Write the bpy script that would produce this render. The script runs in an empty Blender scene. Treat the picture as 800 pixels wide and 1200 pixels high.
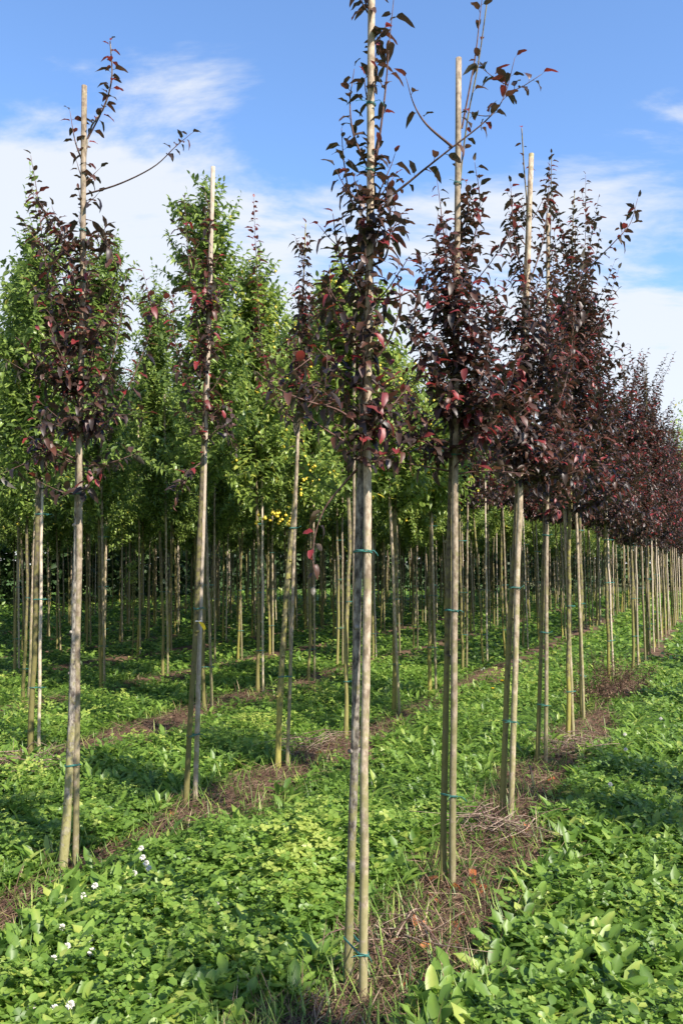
import bpy, math
import numpy as np
from mathutils import Matrix, Vector, Quaternion

# ------------------------------------------------------------------ camera, sky, sun, exposure
scene = bpy.context.scene
H, F, TILT = 1.6, 1000.0, 0.06          # eye height (m), focal length (photo pixels), tan(pitch)
PITCH = math.atan(TILT)
cam_d = bpy.data.cameras.new('camera')
cam = bpy.data.objects.new('camera', cam_d)
scene.collection.objects.link(cam)
cam.location = (0, 0, H)
cam.rotation_euler = (math.pi / 2 + PITCH, 0, 0)
cam_d.sensor_fit = 'HORIZONTAL'
cam_d.sensor_width = 36.0
cam_d.lens = 36.0 * F / 800.0
cam_d.clip_start = 0.05
cam_d.clip_end = 2000
scene.camera = cam

SUN_EL = math.radians(42)
SUN_H = np.array([0.69, -0.72])          # horizontal direction towards the sun
SUN_H = SUN_H / np.linalg.norm(SUN_H)
sun_vec = Vector((SUN_H[0] * math.cos(SUN_EL), SUN_H[1] * math.cos(SUN_EL), math.sin(SUN_EL)))
sun_d = bpy.data.lights.new('sun', 'SUN')
sun_d.energy = 5.0
sun_d.angle = math.radians(0.5)
sun_d.color = (1.0, 0.93, 0.82)
sun = bpy.data.objects.new('sun', sun_d)
scene.collection.objects.link(sun)
sun.rotation_euler = sun_vec.to_track_quat('Z', 'Y').to_euler()
sun.location = (6, -6, 12)

world = bpy.data.worlds.new('World')
scene.world = world
world.use_nodes = True
wn, wl = world.node_tree.nodes, world.node_tree.links
wn.clear()
def wnode(t, **k):
    n = wn.new(t)
    for a, b in k.items():
        setattr(n, a, b)
    return n
def wmath(op, a, b=None, clamp=False):
    n = wn.new('ShaderNodeMath'); n.operation = op; n.use_clamp = clamp
    for i, v in enumerate((a, b)):
        if v is None: continue
        if isinstance(v, (int, float)): n.inputs[i].default_value = v
        else: wl.new(v, n.inputs[i])
    return n.outputs[0]
sky = wnode('ShaderNodeTexSky', sky_type='NISHITA', sun_disc=False)
sky.sun_elevation = SUN_EL
sky.sun_rotation = math.atan2(SUN_H[0], SUN_H[1])
sky.air_density = 1.0
sky.dust_density = 0.15
sky.ozone_density = 6.5
tc = wnode('ShaderNodeTexCoord')
sep = wnode('ShaderNodeSeparateXYZ')
wl.new(tc.outputs['Generated'], sep.inputs[0])
zc = wmath('MAXIMUM', sep.outputs[2], 0.0)
den = wmath('ADD', zc, 0.16)
px_ = wmath('DIVIDE', sep.outputs[0], den)
py_ = wmath('DIVIDE', sep.outputs[1], den)
comb = wnode('ShaderNodeCombineXYZ')
wl.new(px_, comb.inputs[0]); wl.new(py_, comb.inputs[1])
mp = wnode('ShaderNodeMapping')
mp.inputs['Rotation'].default_value = (0, 0, math.radians(-28))
mp.inputs['Scale'].default_value = (0.75, 1.5, 1.0)
mp.inputs['Location'].default_value = (1.35, 0.15, 0.0)
wl.new(comb.outputs[0], mp.inputs[0])
n1 = wnode('ShaderNodeTexNoise'); n1.inputs['Scale'].default_value = 1.7; n1.inputs['Detail'].default_value = 7
n1.inputs['Roughness'].default_value = 0.6; n1.inputs['Distortion'].default_value = 0.35
wl.new(mp.outputs[0], n1.inputs['Vector'])
# thin high cloud: coverage grows with the slant path towards the horizon
lean_ = wmath('MULTIPLY', sep.outputs[0], 0.15)
slant = wmath('MULTIPLY', wmath('SUBTRACT', wmath('SUBTRACT', 0.455, zc), lean_), 1.5)
dens = wmath('ADD', n1.outputs[0], slant)
ramp = wnode('ShaderNodeMapRange'); ramp.interpolation_type = 'SMOOTHSTEP'
ramp.inputs['From Min'].default_value = 0.50; ramp.inputs['From Max'].default_value = 0.68
ramp.inputs['To Max'].default_value = 0.87
wl.new(dens, ramp.inputs['Value'])
bg_s = wnode('ShaderNodeBackground'); bg_s.inputs['Strength'].default_value = 0.15
wl.new(sky.outputs[0], bg_s.inputs['Color'])
bg_c = wnode('ShaderNodeBackground'); bg_c.inputs['Color'].default_value = (0.93, 0.96, 1.0, 1); bg_c.inputs['Strength'].default_value = 0.50
mixw = wnode('ShaderNodeMixShader')
wl.new(ramp.outputs[0], mixw.inputs[0]); wl.new(bg_s.outputs[0], mixw.inputs[1]); wl.new(bg_c.outputs[0], mixw.inputs[2])
wout = wnode('ShaderNodeOutputWorld'); wl.new(mixw.outputs[0], wout.inputs[0])

vs = scene.view_settings
vs.view_transform = 'Standard'; vs.look = 'None'; vs.gamma = 1.0; vs.use_curve_mapping = False
vs.exposure = 1.0

# ------------------------------------------------------------------ helpers
C = scene.collection
rng = np.random.default_rng(11)
PSI = math.atan(0.448)                       # direction of the rows relative to the view
RD = np.array([math.sin(PSI), math.cos(PSI)])      # along the rows
RL = np.array([-math.cos(PSI), math.sin(PSI)])     # to the left of the rows
ROWX = {'A': 1.246, 'B': 3.08, 'C': 5.14}
ROWS = [1.246, 3.08, 5.14] + [5.14 + 1.97 * k for k in range(1, 11)]

def pix_dir(px, py):
    u, v = (px - 400) / F, (600 - py) / F
    c, s = math.cos(PITCH), math.sin(PITCH)
    return np.array([u, c - v * s, s + v * c])
def at_depth(px, py, Y):
    d = pix_dir(px, py)
    return np.array([0, 0, H]) + d * (Y / d[1])
def on_ground(px, py):
    d = pix_dir(px, py)
    return np.array([0, 0, H]) + d * (-H / d[2])
def row_pt(X, t):
    return RL * X + RD * t

_perm = np.random.default_rng(3).random((256, 256))
def vnoise(x, y, s=1.0, o=0):
    x = np.asarray(x, float) * s + 37.7 + o * 13.1; y = np.asarray(y, float) * s + 91.3 + o * 7.7
    xi = np.floor(x).astype(int); yi = np.floor(y).astype(int)
    fx = x - xi; fy = y - yi
    fx = fx * fx * (3 - 2 * fx); fy = fy * fy * (3 - 2 * fy)
    g = lambda a, b: _perm[a % 256, b % 256]
    return (g(xi, yi) * (1 - fx) + g(xi + 1, yi) * fx) * (1 - fy) + (g(xi, yi + 1) * (1 - fx) + g(xi + 1, yi + 1) * fx) * fy
def row_dist(x, y):
    """distance to the nearest planted row"""
    X = np.asarray(x) * RL[0] + np.asarray(y) * RL[1]
    d = np.full(np.shape(X), 9.0)
    for R in ROWS:
        d = np.minimum(d, np.abs(X - R + 0.03))
    return d
def ground_z(x, y):
    rd = row_dist(x, y)
    r = np.hypot(x, y)
    fade = np.clip(1 - (r - 20) / 20, 0, 1)
    return fade * (0.05 * np.exp(-(rd / 0.28) ** 2) * (0.4 + vnoise(x, y, 1.3)) + 0.03 * (vnoise(x, y, 0.9, 2) - 0.5))
def strip_edge(x, y):
    """<0 in the bare strip under a row, >0 in the green alley"""
    rd = row_dist(x, y)
    return rd - (0.185 + 0.26 * (vnoise(x, y, 3.1, 5) - 0.5) + 0.42 * (vnoise(x, y, 0.8, 6) - 0.5))

def link(o, parent=None):
    C.objects.link(o)
    if parent is not None:
        o.parent = parent
    return o
def mesh_np(name, V, faces_list, mat, tint=None, smooth=True):
    """faces_list: list of int arrays (n,k)"""
    me = bpy.data.meshes.new(name)
    V = np.asarray(V, np.float32)
    me.vertices.add(len(V)); me.vertices.foreach_set('co', V.ravel())
    nl = sum(f.size for f in faces_list); npol = sum(len(f) for f in faces_list)
    me.loops.add(nl); me.polygons.add(npol)
    me.loops.foreach_set('vertex_index', np.concatenate([f.ravel() for f in faces_list]).astype(np.int32))
    tot = np.concatenate([np.full(len(f), f.shape[1]) for f in faces_list]).astype(np.int32)
    st = np.concatenate([[0], np.cumsum(tot)[:-1]]).astype(np.int32)
    me.polygons.foreach_set('loop_start', st)
    me.polygons.foreach_set('use_smooth', np.full(npol, smooth))
    if tint is not None:
        a = me.attributes.new('tint', 'FLOAT', 'POINT')
        a.data.foreach_set('value', np.asarray(tint, np.float32))
    me.update(calc_edges=True)
    if mat: me.materials.append(mat)
    return me
def ob(name, me, parent=None, loc=None):
    o = bpy.data.objects.new(name, me)
    if loc is not None: o.location = loc
    return link(o, parent)
def tag(o, label=None, cat=None, group=None, kind=None):
    if label: o['label'] = label
    if cat: o['category'] = cat
    if group: o['group'] = group
    if kind: o['kind'] = kind
    return o
def empty(name, loc):
    o = bpy.data.objects.new(name, None)
    o.location = loc; o.empty_display_size = 0.1
    return link(o)

class Acc:
    """collects vertices and faces of one mesh"""
    def __init__(s): s.V = []; s.F = {}; s.T = []; s.n = 0
    def add(s, V, faces, tint=0.5):
        V = np.asarray(V, float).reshape(-1, 3)
        for f in faces:
            f = np.asarray(f)
            if f.size: s.F.setdefault(f.shape[1], []).append(f + s.n)
        s.V.append(V); s.T.append(np.broadcast_to(np.asarray(tint, float), (len(V),)))
        s.n += len(V)
    def mesh(s, name, mat, smooth=True):
        return mesh_np(name, np.concatenate(s.V), [np.concatenate(v) for v in s.F.values()], mat, np.concatenate(s.T), smooth)
def smooth_path(P, n):
    P = np.asarray(P, float)
    m = len(P)
    if m < 3:
        t = np.linspace(0, 1, n)[:, None]
        return P[0] * (1 - t) + P[-1] * t
    Q = np.vstack([2 * P[0] - P[1], P, 2 * P[-1] - P[-2]])
    out = []
    for u in np.linspace(0, m - 1 - 1e-6, n):
        i = int(u); f = u - i
        p0, p1, p2, p3 = Q[i], Q[i + 1], Q[i + 2], Q[i + 3]
        out.append(0.5 * (2 * p1 + (p2 - p0) * f + (2 * p0 - 5 * p1 + 4 * p2 - p3) * f * f + (3 * p1 - p0 - 3 * p2 + p3) * f ** 3))
    return np.array(out)
def tube(acc, P, R, k=8, tint=0.5, cap=True, rough=0.0, rg=None):
    P = np.asarray(P, float); n = len(P)
    R = np.broadcast_to(np.asarray(R, float), (n,))
    T = np.gradient(P, axis=0); T /= np.linalg.norm(T, axis=1)[:, None] + 1e-9
    ref = np.array([1.0, 0.13, 0.07]) if abs(T[0][0]) < 0.8 else np.array([0.1, 0.2, 1.0])
    U = np.cross(T, ref); U /= np.linalg.norm(U, axis=1)[:, None] + 1e-9
    W = np.cross(T, U)
    a = np.arange(k) * 2 * math.pi / k
    rr = R[:, None] * np.ones((n, k))
    if rough and rg is not None: rr = rr * (1 + rough * rg.normal(size=(n, k)))
    V = P[:, None, :] + rr[..., None] * (np.cos(a)[None, :, None] * U[:, None, :] + np.sin(a)[None, :, None] * W[:, None, :])
    i = np.arange(n - 1)[:, None] * k; j = np.arange(k)[None, :]; j2 = (j + 1) % k
    q = np.stack([i + j, i + j2, i + k + j2, i + k + j], -1).reshape(-1, 4)
    fs = [q]
    V = V.reshape(-1, 3)
    if cap:
        V = np.vstack([V, P[-1] + T[-1] * R[-1] * 0.15])
        top = (n - 1) * k
        fs.append(np.stack([top + np.arange(k), top + (np.arange(k) + 1) % k, np.full(k, n * k)], -1))
    acc.add(V, fs, tint)

# leaf templates: +Y along the leaf, +Z upper side
def leaf_template(stations, widths, fold, curl, petiole=0.0, wave=0.0, pw=0.022):
    V = []; quads = []; tris = []
    s, w = stations, widths
    zc = lambda y: -curl * y * y
    V.append((0, 0, 0))
    for k in range(1, len(s) - 1):
        y = s[k]
        wz = wave * (1 if k % 2 else -1)
        V += [(-w[k], y - 0.02, zc(y) + fold * w[k] + wz), (0, y, zc(y)), (w[k], y - 0.02, zc(y) + fold * w[k] - wz)]
    V.append((0, s[-1], zc(s[-1])))
    m = len(s) - 2
    tris += [(0, 2, 1), (0, 3, 2)]
    for k in range(m - 1):
        a = 1 + 3 * k; b = a + 3
        quads += [(a, a + 1, b + 1, b), (a + 1, a + 2, b + 2, b + 1)]
    l = 1 + 3 * (m - 1); tip = len(V) - 1
    tris += [(l, l + 1, tip), (l + 1, l + 2, tip)]
    if petiole:
        b = len(V)
        V += [(-pw, -petiole, -0.02), (pw, -petiole, -0.02), (pw, 0.05, 0.004), (-pw, 0.05, 0.004)]
        quads.append((b, b + 1, b + 2, b + 3))
    V = np.array(V, float)
    V[:, 1] += petiole
    fl = [np.array(tris)]
    if quads: fl.append(np.array(quads))
    return V, fl
ST = [0, .16, .40, .68, .89, 1.0]; WD = [0, .20, .275, .245, .14, 0]
LEAF_HI = [leaf_template(ST, WD, f, c, 0.28, wv) for f, c, wv in ((.45, .5, .045), (.6, .8, .05), (.35, .3, .05), (.6, 1.0, .04))]
LEAF_MID = [leaf_template([0, .3, .68, 1.0], [0, .26, .22, 0], f, c, 0.0) for f, c in ((.5, .35), (.8, .7), (.35, .15))]
LEAF_LO = [leaf_template([0, .45, 1.0], [0, .3, 0], .4, .25)]

def frames(D, N):
    D = D / (np.linalg.norm(D, axis=1)[:, None] + 1e-9)
    Xa = np.cross(D, N); Xa /= np.linalg.norm(Xa, axis=1)[:, None] + 1e-9
    Z = np.cross(Xa, D)
    return np.stack([Xa, D, Z], -1)            # columns
def stamp(acc, tmpls, P, R, S, T, rg):
    pick = rg.integers(0, len(tmpls), len(P))
    for k, (V, fl) in enumerate(tmpls):
        m = pick == k
        if not m.any(): continue
        p, r, s, t = P[m], R[m], S[m], T[m]
        s = s if s.ndim == 2 else np.repeat(s[:, None], 3, 1)
        vv = V[None] * s[:, None, :]
        W = np.einsum('nij,nvj->nvi', r, vv) + p[:, None, :]
        n, v = len(p), len(V)
        off = (np.arange(n) * v)[:, None, None]
        acc.add(W.reshape(-1, 3), [(f[None] + off).reshape(-1, f.shape[1]) for f in fl], np.repeat(t, v) + (np.tile(np.where(np.abs(V[:, 0]) < 1e-6, .10, -.04), n) if v > 20 else 0))

# ------------------------------------------------------------------ materials
def new_mat(name):
    m = bpy.data.materials.new(name); m.use_nodes = True
    nt = m.node_tree; nt.nodes.clear()
    out = nt.nodes.new('ShaderNodeOutputMaterial')
    return m, nt.nodes, nt.links, out
def set_ramp(r, stops):
    el = r.color_ramp.elements
    while len(el) > 1: el.remove(el[-1])
    el[0].position = stops[0][0]; el[0].color = (*stops[0][1], 1)
    for p, c in stops[1:]:
        e = el.new(p); e.color = (*c, 1)
def leaf_mat(name, stops, back=None, rough=0.45, transl=0.3, tboost=1.6, spec=0.5):
    m, N, L, out = new_mat(name)
    at = N.new('ShaderNodeAttribute'); at.attribute_name = 'tint'
    tcn = N.new('ShaderNodeTexCoord')
    nz = N.new('ShaderNodeTexNoise'); nz.inputs['Scale'].default_value = 30; nz.inputs['Detail'].default_value = 2
    L.new(tcn.outputs['Object'], nz.inputs['Vector'])
    ad = N.new('ShaderNodeMath'); ad.operation = 'MULTIPLY_ADD'
    L.new(nz.outputs[0], ad.inputs[0]); ad.inputs[1].default_value = 0.10
    sub = N.new('ShaderNodeMath'); sub.operation = 'SUBTRACT'; L.new(at.outputs['Fac'], sub.inputs[0]); sub.inputs[1].default_value = 0.05
    L.new(sub.outputs[0], ad.inputs[2])
    rp = N.new('ShaderNodeValToRGB'); set_ramp(rp, stops); L.new(ad.outputs[0], rp.inputs[0])
    col = rp.outputs[0]
    if back:
        ge = N.new('ShaderNodeNewGeometry')
        mx = N.new('ShaderNodeMix'); mx.data_type = 'RGBA'
        fm = N.new('ShaderNodeMath'); fm.operation = 'MULTIPLY'; fm.inputs[1].default_value = back[1]
        L.new(ge.outputs['Backfacing'], fm.inputs[0]); L.new(fm.outputs[0], mx.inputs['Factor'])
        L.new(col, mx.inputs['A']); mx.inputs['B'].default_value = (*back[0], 1)
        col = mx.outputs['Result']
    pr = N.new('ShaderNodeBsdfPrincipled')
    L.new(col, pr.inputs['Base Color']); pr.inputs['Roughness'].default_value = rough
    pr.inputs['Specular IOR Level'].default_value = spec
    tr = N.new('ShaderNodeBsdfTranslucent')
    bc = N.new('ShaderNodeMix'); bc.data_type = 'RGBA'; bc.blend_type = 'MULTIPLY'; bc.inputs['Factor'].default_value = 1
    L.new(rp.outputs[0], bc.inputs['A']); bc.inputs['B'].default_value = (tboost, tboost, tboost, 1)
    L.new(bc.outputs['Result'], tr.inputs['Color'])
    ms = N.new('ShaderNodeMixShader'); ms.inputs[0].default_value = transl
    L.new(pr.outputs[0], ms.inputs[1]); L.new(tr.outputs[0], ms.inputs[2]); L.new(ms.outputs[0], out.inputs[0])
    return m
M = {}
M['purple'] = leaf_mat('purple_leaf', [(0, (.018, .013, .013)), (.35, (.050, .027, .018)), (.6, (.100, .037, .024)), (.8, (.17, .022, .025)), (.95, (.24, .024, .022)), (1, (.55, .17, .04))],
                       back=((.14, .135, .10), .5), rough=.46, transl=.25, tboost=1.5, spec=.5)
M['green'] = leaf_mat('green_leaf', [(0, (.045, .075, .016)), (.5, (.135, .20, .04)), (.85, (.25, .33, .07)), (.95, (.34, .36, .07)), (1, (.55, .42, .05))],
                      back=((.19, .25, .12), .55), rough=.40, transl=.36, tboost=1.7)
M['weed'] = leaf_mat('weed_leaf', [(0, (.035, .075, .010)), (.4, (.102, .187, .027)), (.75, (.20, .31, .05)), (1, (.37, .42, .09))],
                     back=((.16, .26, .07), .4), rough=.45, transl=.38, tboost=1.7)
M['litter'] = leaf_mat('dry_litter', [(0, (.028, .016, .011)), (.4, (.10, .056, .037)), (.75, (.25, .165, .105)), (1, (.48, .37, .24))], rough=.8, transl=.08, spec=.2)
M['dead_leaf'] = leaf_mat('dead_leaf', [(0, (.10, .035, .015)), (.5, (.30, .09, .03)), (1, (.50, .20, .07))], rough=.6, transl=.15, spec=.3)
M['far'] = leaf_mat('woodland_leaf', [(0, (.014, .035, .010)), (.5, (.035, .075, .018)), (1, (.07, .12, .03))], rough=.6, transl=.2)

def bark_mat(name, c_dark, c_light, c_lichen, lich, zmoss=0.9, scale=1.0, bump=0.5, rough=.8):
    """bark or weathered wood; algae grows thicker near the ground"""
    m, N, L, out = new_mat(name)
    tcn = N.new('ShaderNodeTexCoord'); oi = N.new('ShaderNodeObjectInfo')
    addv = N.new('ShaderNodeVectorMath'); addv.operation = 'ADD'
    sc = N.new('ShaderNodeVectorMath'); sc.operation = 'SCALE'; sc.inputs['Scale'].default_value = 50.0
    cb = N.new('ShaderNodeCombineXYZ')
    for i in range(3): L.new(oi.outputs['Random'], cb.inputs[i])
    L.new(cb.outputs[0], sc.inputs[0]); L.new(tcn.outputs['Object'], addv.inputs[0]); L.new(sc.outputs[0], addv.inputs[1])
    mpn = N.new('ShaderNodeMapping'); mpn.inputs['Scale'].default_value = (1, 1, .55); L.new(addv.outputs[0], mpn.inputs[0])
    a = N.new('ShaderNodeTexNoise'); a.inputs['Scale'].default_value = 52 * scale; a.inputs['Detail'].default_value = 6; a.inputs['Roughness'].default_value = .65
    L.new(mpn.outputs[0], a.inputs['Vector'])
    r = N.new('ShaderNodeValToRGB'); set_ramp(r, [(.38, c_dark), (.62, c_light)]); L.new(a.outputs[0], r.inputs[0])
    b = N.new('ShaderNodeTexNoise'); b.inputs['Scale'].default_value = 21 * scale; b.inputs['Detail'].default_value = 5; b.inputs['Roughness'].default_value = .7
    L.new(addv.outputs[0], b.inputs['Vector'])
    sp = N.new('ShaderNodeSeparateXYZ'); L.new(tcn.outputs['Object'], sp.inputs[0])
    mz = N.new('ShaderNodeMapRange'); mz.inputs['From Min'].default_value = 0; mz.inputs['From Max'].default_value = zmoss
    mz.inputs['To Min'].default_value = .26; mz.inputs['To Max'].default_value = 0
    L.new(sp.outputs[2], mz.inputs['Value'])
    sm = N.new('ShaderNodeMath'); sm.operation = 'ADD'; L.new(b.outputs[0], sm.inputs[0]); L.new(mz.outputs[0], sm.inputs[1])
    mr = N.new('ShaderNodeMapRange'); mr.inputs['From Min'].default_value = lich; mr.inputs['From Max'].default_value = lich + .16
    mr.inputs['To Max'].default_value = .8
    L.new(sm.outputs[0], mr.inputs['Value'])
    mx = N.new('ShaderNodeMix'); mx.data_type = 'RGBA'; L.new(mr.outputs[0], mx.inputs['Factor']); L.new(r.outputs[0], mx.inputs['A'])
    mx.inputs['B'].default_value = (*c_lichen, 1)
    hs = N.new('ShaderNodeHueSaturation')
    mv = N.new('ShaderNodeMapRange'); mv.inputs['To Min'].default_value = .75; mv.inputs['To Max'].default_value = 1.25
    L.new(oi.outputs['Random'], mv.inputs['Value']); L.new(mv.outputs[0], hs.inputs['Value']); L.new(mx.outputs['Result'], hs.inputs['Color'])
    pr = N.new('ShaderNodeBsdfPrincipled'); L.new(hs.outputs[0], pr.inputs['Base Color']); pr.inputs['Roughness'].default_value = rough
    pr.inputs['Specular IOR Level'].default_value = .25
    bp = N.new('ShaderNodeBump'); bp.inputs['Strength'].default_value = bump; bp.inputs['Distance'].default_value = .006
    L.new(a.outputs[0], bp.inputs['Height']); L.new(bp.outputs[0], pr.inputs['Normal'])
    L.new(pr.outputs[0], out.inputs[0])
    return m
M['bark'] = bark_mat('apple_bark', (.055, .042, .028), (.19, .155, .10), (.20, .18, .055), .48, zmoss=1.8)
M['bark_lichen'] = bark_mat('lichened_bark', (.07, .055, .032), (.22, .19, .10), (.30, .265, .06), .48)
M['bark_grey'] = bark_mat('grey_bark', (.055, .043, .036), (.33, .29, .24), (.23, .21, .075), .56, zmoss=1.2)
M['stake'] = bark_mat('stake_wood', (.17, .125, .085), (.42, .335, .245), (.21, .19, .08), .55, zmoss=1.9, scale=.8, bump=.25)
M['stake_pale'] = bark_mat('pale_stake_wood', (.36, .285, .215), (.48, .40, .315), (.27, .24, .11), .60, zmoss=1.5, scale=.8, bump=.25)
M['twig'] = bark_mat('twig_bark', (.07, .035, .03), (.17, .10, .08), (.25, .24, .14), .75)
M['dry_twig'] = bark_mat('dry_twig', (.14, .09, .065), (.32, .24, .18), (.30, .29, .2), .78)

def plain(name, col, rough=.6, spec=.3):
    m, N, L, out = new_mat(name)
    tcn = N.new('ShaderNodeTexCoord'); nz = N.new('ShaderNodeTexNoise'); nz.inputs['Scale'].default_value = 40
    L.new(tcn.outputs['Object'], nz.inputs['Vector'])
    r = N.new('ShaderNodeValToRGB'); set_ramp(r, [(.3, tuple(c * .75 for c in col)), (.7, tuple(min(1, c * 1.15) for c in col))])
    L.new(nz.outputs[0], r.inputs[0])
    pr = N.new('ShaderNodeBsdfPrincipled'); L.new(r.outputs[0], pr.inputs['Base Color'])
    pr.inputs['Roughness'].default_value = rough; pr.inputs['Specular IOR Level'].default_value = spec
    L.new(pr.outputs[0], out.inputs[0])
    return m
M['twine'] = plain('green_twine', (.05, .19, .16))
M['tag'] = plain('yellow_tag', (.75, .55, .03), .4)
M['white'] = plain('white_petal', (.75, .72, .66))
M['yellow'] = plain('yellow_petal', (.80, .58, .02))
M['fruit'] = plain('yellow_fruit', (.70, .52, .05), .35, .5)
M['apple'] = plain('red_apple', (.50, .06, .04), .35, .5)
M['stem'] = plain('green_stem', (.10, .19, .04))

# ground
gm, N, L, out = new_mat('nursery_soil')
tcn = N.new('ShaderNodeTexCoord')
na = N.new('ShaderNodeTexNoise'); na.inputs['Scale'].default_value = 3.2; na.inputs['Detail'].default_value = 9; na.inputs['Roughness'].default_value = .65
nb = N.new('ShaderNodeTexNoise'); nb.inputs['Scale'].default_value = 45; nb.inputs['Detail'].default_value = 6
L.new(tcn.outputs['Object'], na.inputs['Vector']); L.new(tcn.outputs['Object'], nb.inputs['Vector'])
ra = N.new('ShaderNodeValToRGB'); set_ramp(ra, [(.3, (.07, .042, .028)), (.55, (.14, .088, .058)), (.75, (.25, .175, .12))])
L.new(na.outputs[0], ra.inputs[0])
rb = N.new('ShaderNodeValToRGB'); set_ramp(rb, [(.3, (.55, .5, .45)), (.7, (1.2, 1.15, 1.1))]); L.new(nb.outputs[0], rb.inputs[0])
mm = N.new('ShaderNodeMix'); mm.data_type = 'RGBA'; mm.blend_type = 'MULTIPLY'; mm.inputs['Factor'].default_value = .7
L.new(ra.outputs[0], mm.inputs['A']); L.new(rb.outputs[0], mm.inputs['B'])
at = N.new('ShaderNodeAttribute'); at.attribute_name = 'tint'       # share of low moss and seedlings
nc = N.new('ShaderNodeTexNoise'); nc.inputs['Scale'].default_value = 14; nc.inputs['Detail'].default_value = 6; L.new(tcn.outputs['Object'], nc.inputs['Vector'])
rc = N.new('ShaderNodeValToRGB'); set_ramp(rc, [(.3, (.025, .06, .012)), (.7, (.07, .15, .025))]); L.new(nc.outputs[0], rc.inputs[0])
mg = N.new('ShaderNodeMix'); mg.data_type = 'RGBA'
L.new(at.outputs['Fac'], mg.inputs['Factor']); L.new(mm.outputs['Result'], mg.inputs['A']); L.new(rc.outputs[0], mg.inputs['B'])
pr = N.new('ShaderNodeBsdfPrincipled'); pr.inputs['Roughness'].default_value = .95; pr.inputs['Specular IOR Level'].default_value = .15
L.new(mg.outputs['Result'], pr.inputs['Base Color'])
bp = N.new('ShaderNodeBump'); bp.inputs['Strength'].default_value = .8; bp.inputs['Distance'].default_value = .02
L.new(nb.outputs[0], bp.inputs['Height']); L.new(bp.outputs[0], pr.inputs['Normal']); L.new(pr.outputs[0], out.inputs[0])
M['soil'] = gm

# ------------------------------------------------------------------ ground sheet
def axis(lo, hi, step, far):
    mid = np.arange(lo, hi + step / 2, step)
    g = hi + (far - hi) * (np.arange(1, 15) / 14) ** 2.2
    h = lo - (far + lo) * (np.arange(1, 15) / 14) ** 2.2
    return np.concatenate([h[::-1], mid, g])
gx = axis(-9, 12, .14, 700); gy = axis(-2, 21, .14, 900)
GX, GY = np.meshgrid(gx, gy)
GZ = ground_z(GX, GY)
nx, ny = len(gx), len(gy)
i = np.arange(ny - 1)[:, None] * nx; j = np.arange(nx - 1)[None]
q = np.stack([i + j, i + j + 1, i + nx + j + 1, i + nx + j], -1).reshape(-1, 4)
se = strip_edge(GX.ravel(), GY.ravel())
gt = np.clip(se / .15 + .2, 0, 1) * .9
g = ob('ground', mesh_np('ground', np.stack([GX, GY, GZ], -1).reshape(-1, 3), [q], M['soil'], gt))
tag(g, kind='structure')

# ------------------------------------------------------------------ tree building blocks
def shoot_leaves(P, rg, spacing, size, start=0.0, droop=-.1, tip_red=0.0, tint=(0.0, .62), lean=0.55, cluster=1):
    """leaves along one shoot -> pos, frames, size, tint"""
    seg = np.linalg.norm(np.diff(P, axis=0), axis=1); cl = np.concatenate([[0], np.cumsum(seg)]); Ltot = cl[-1]
    n = max(2, int(Ltot * (1 - start) / spacing))
    s = (start + (1 - start) * (np.arange(n) + rg.random(n) * .8) / n) * Ltot
    s[-1] = Ltot
    s = np.clip(np.repeat(s, cluster) + (rg.normal(size=n * cluster) * .008 if cluster > 1 else 0), 0, Ltot)
    n = len(s)
    pos = np.stack([np.interp(s, cl, P[:, k]) for k in range(3)], 1)
    T = np.gradient(P, axis=0); T /= np.linalg.norm(T, axis=1)[:, None] + 1e-9
    tg = np.stack([np.interp(s, cl, T[:, k]) for k in range(3)], 1)
    ph = np.arange(n) * 2.4 + rg.random() * 6 + rg.normal(size=n) * .4
    ref = np.array([.3, .9, .2]); u = np.cross(tg, ref); u /= np.linalg.norm(u, axis=1)[:, None]; w = np.cross(tg, u)
    o = np.cos(ph)[:, None] * u + np.sin(ph)[:, None] * w
    D = o + lean * tg + np.array([0, 0, droop]) + rg.normal(size=(n, 3)) * .22
    D[-1] = tg[-1] + rg.normal(size=3) * .2
    Nn = np.array([0, 0, 1.0]) + .45 * tg + rg.normal(size=(n, 3)) * .35
    R = frames(D, Nn)
    sz = size * rg.uniform(.65, 1.15, n)
    f = s / Ltot
    sz *= np.where(f > .88, .7, 1.0)
    t = rg.uniform(tint[0], tint[1], n)
    red = (rg.random(n) < tip_red * (0.15 + f ** 2))
    t = np.where(red, rg.uniform(.7, .93, n), t)
    return pos, R, sz, t
def cat(parts):
    return [np.concatenate([p[k] for p in parts]) for k in range(4)]
def lateral(p0, az, elev, length, up, rg, n=7):
    """arching shoot starting at p0"""
    P = [np.array(p0, float)]; d = np.array([math.cos(az) * math.cos(elev), math.sin(az) * math.cos(elev), math.sin(elev)])
    for _ in range(n - 1):
        d = d + np.array([0, 0, up / n]) + rg.normal(size=3) * .07
        d /= np.linalg.norm(d)
        P.append(P[-1] + d * length / (n - 1))
    return np.array(P)

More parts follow.
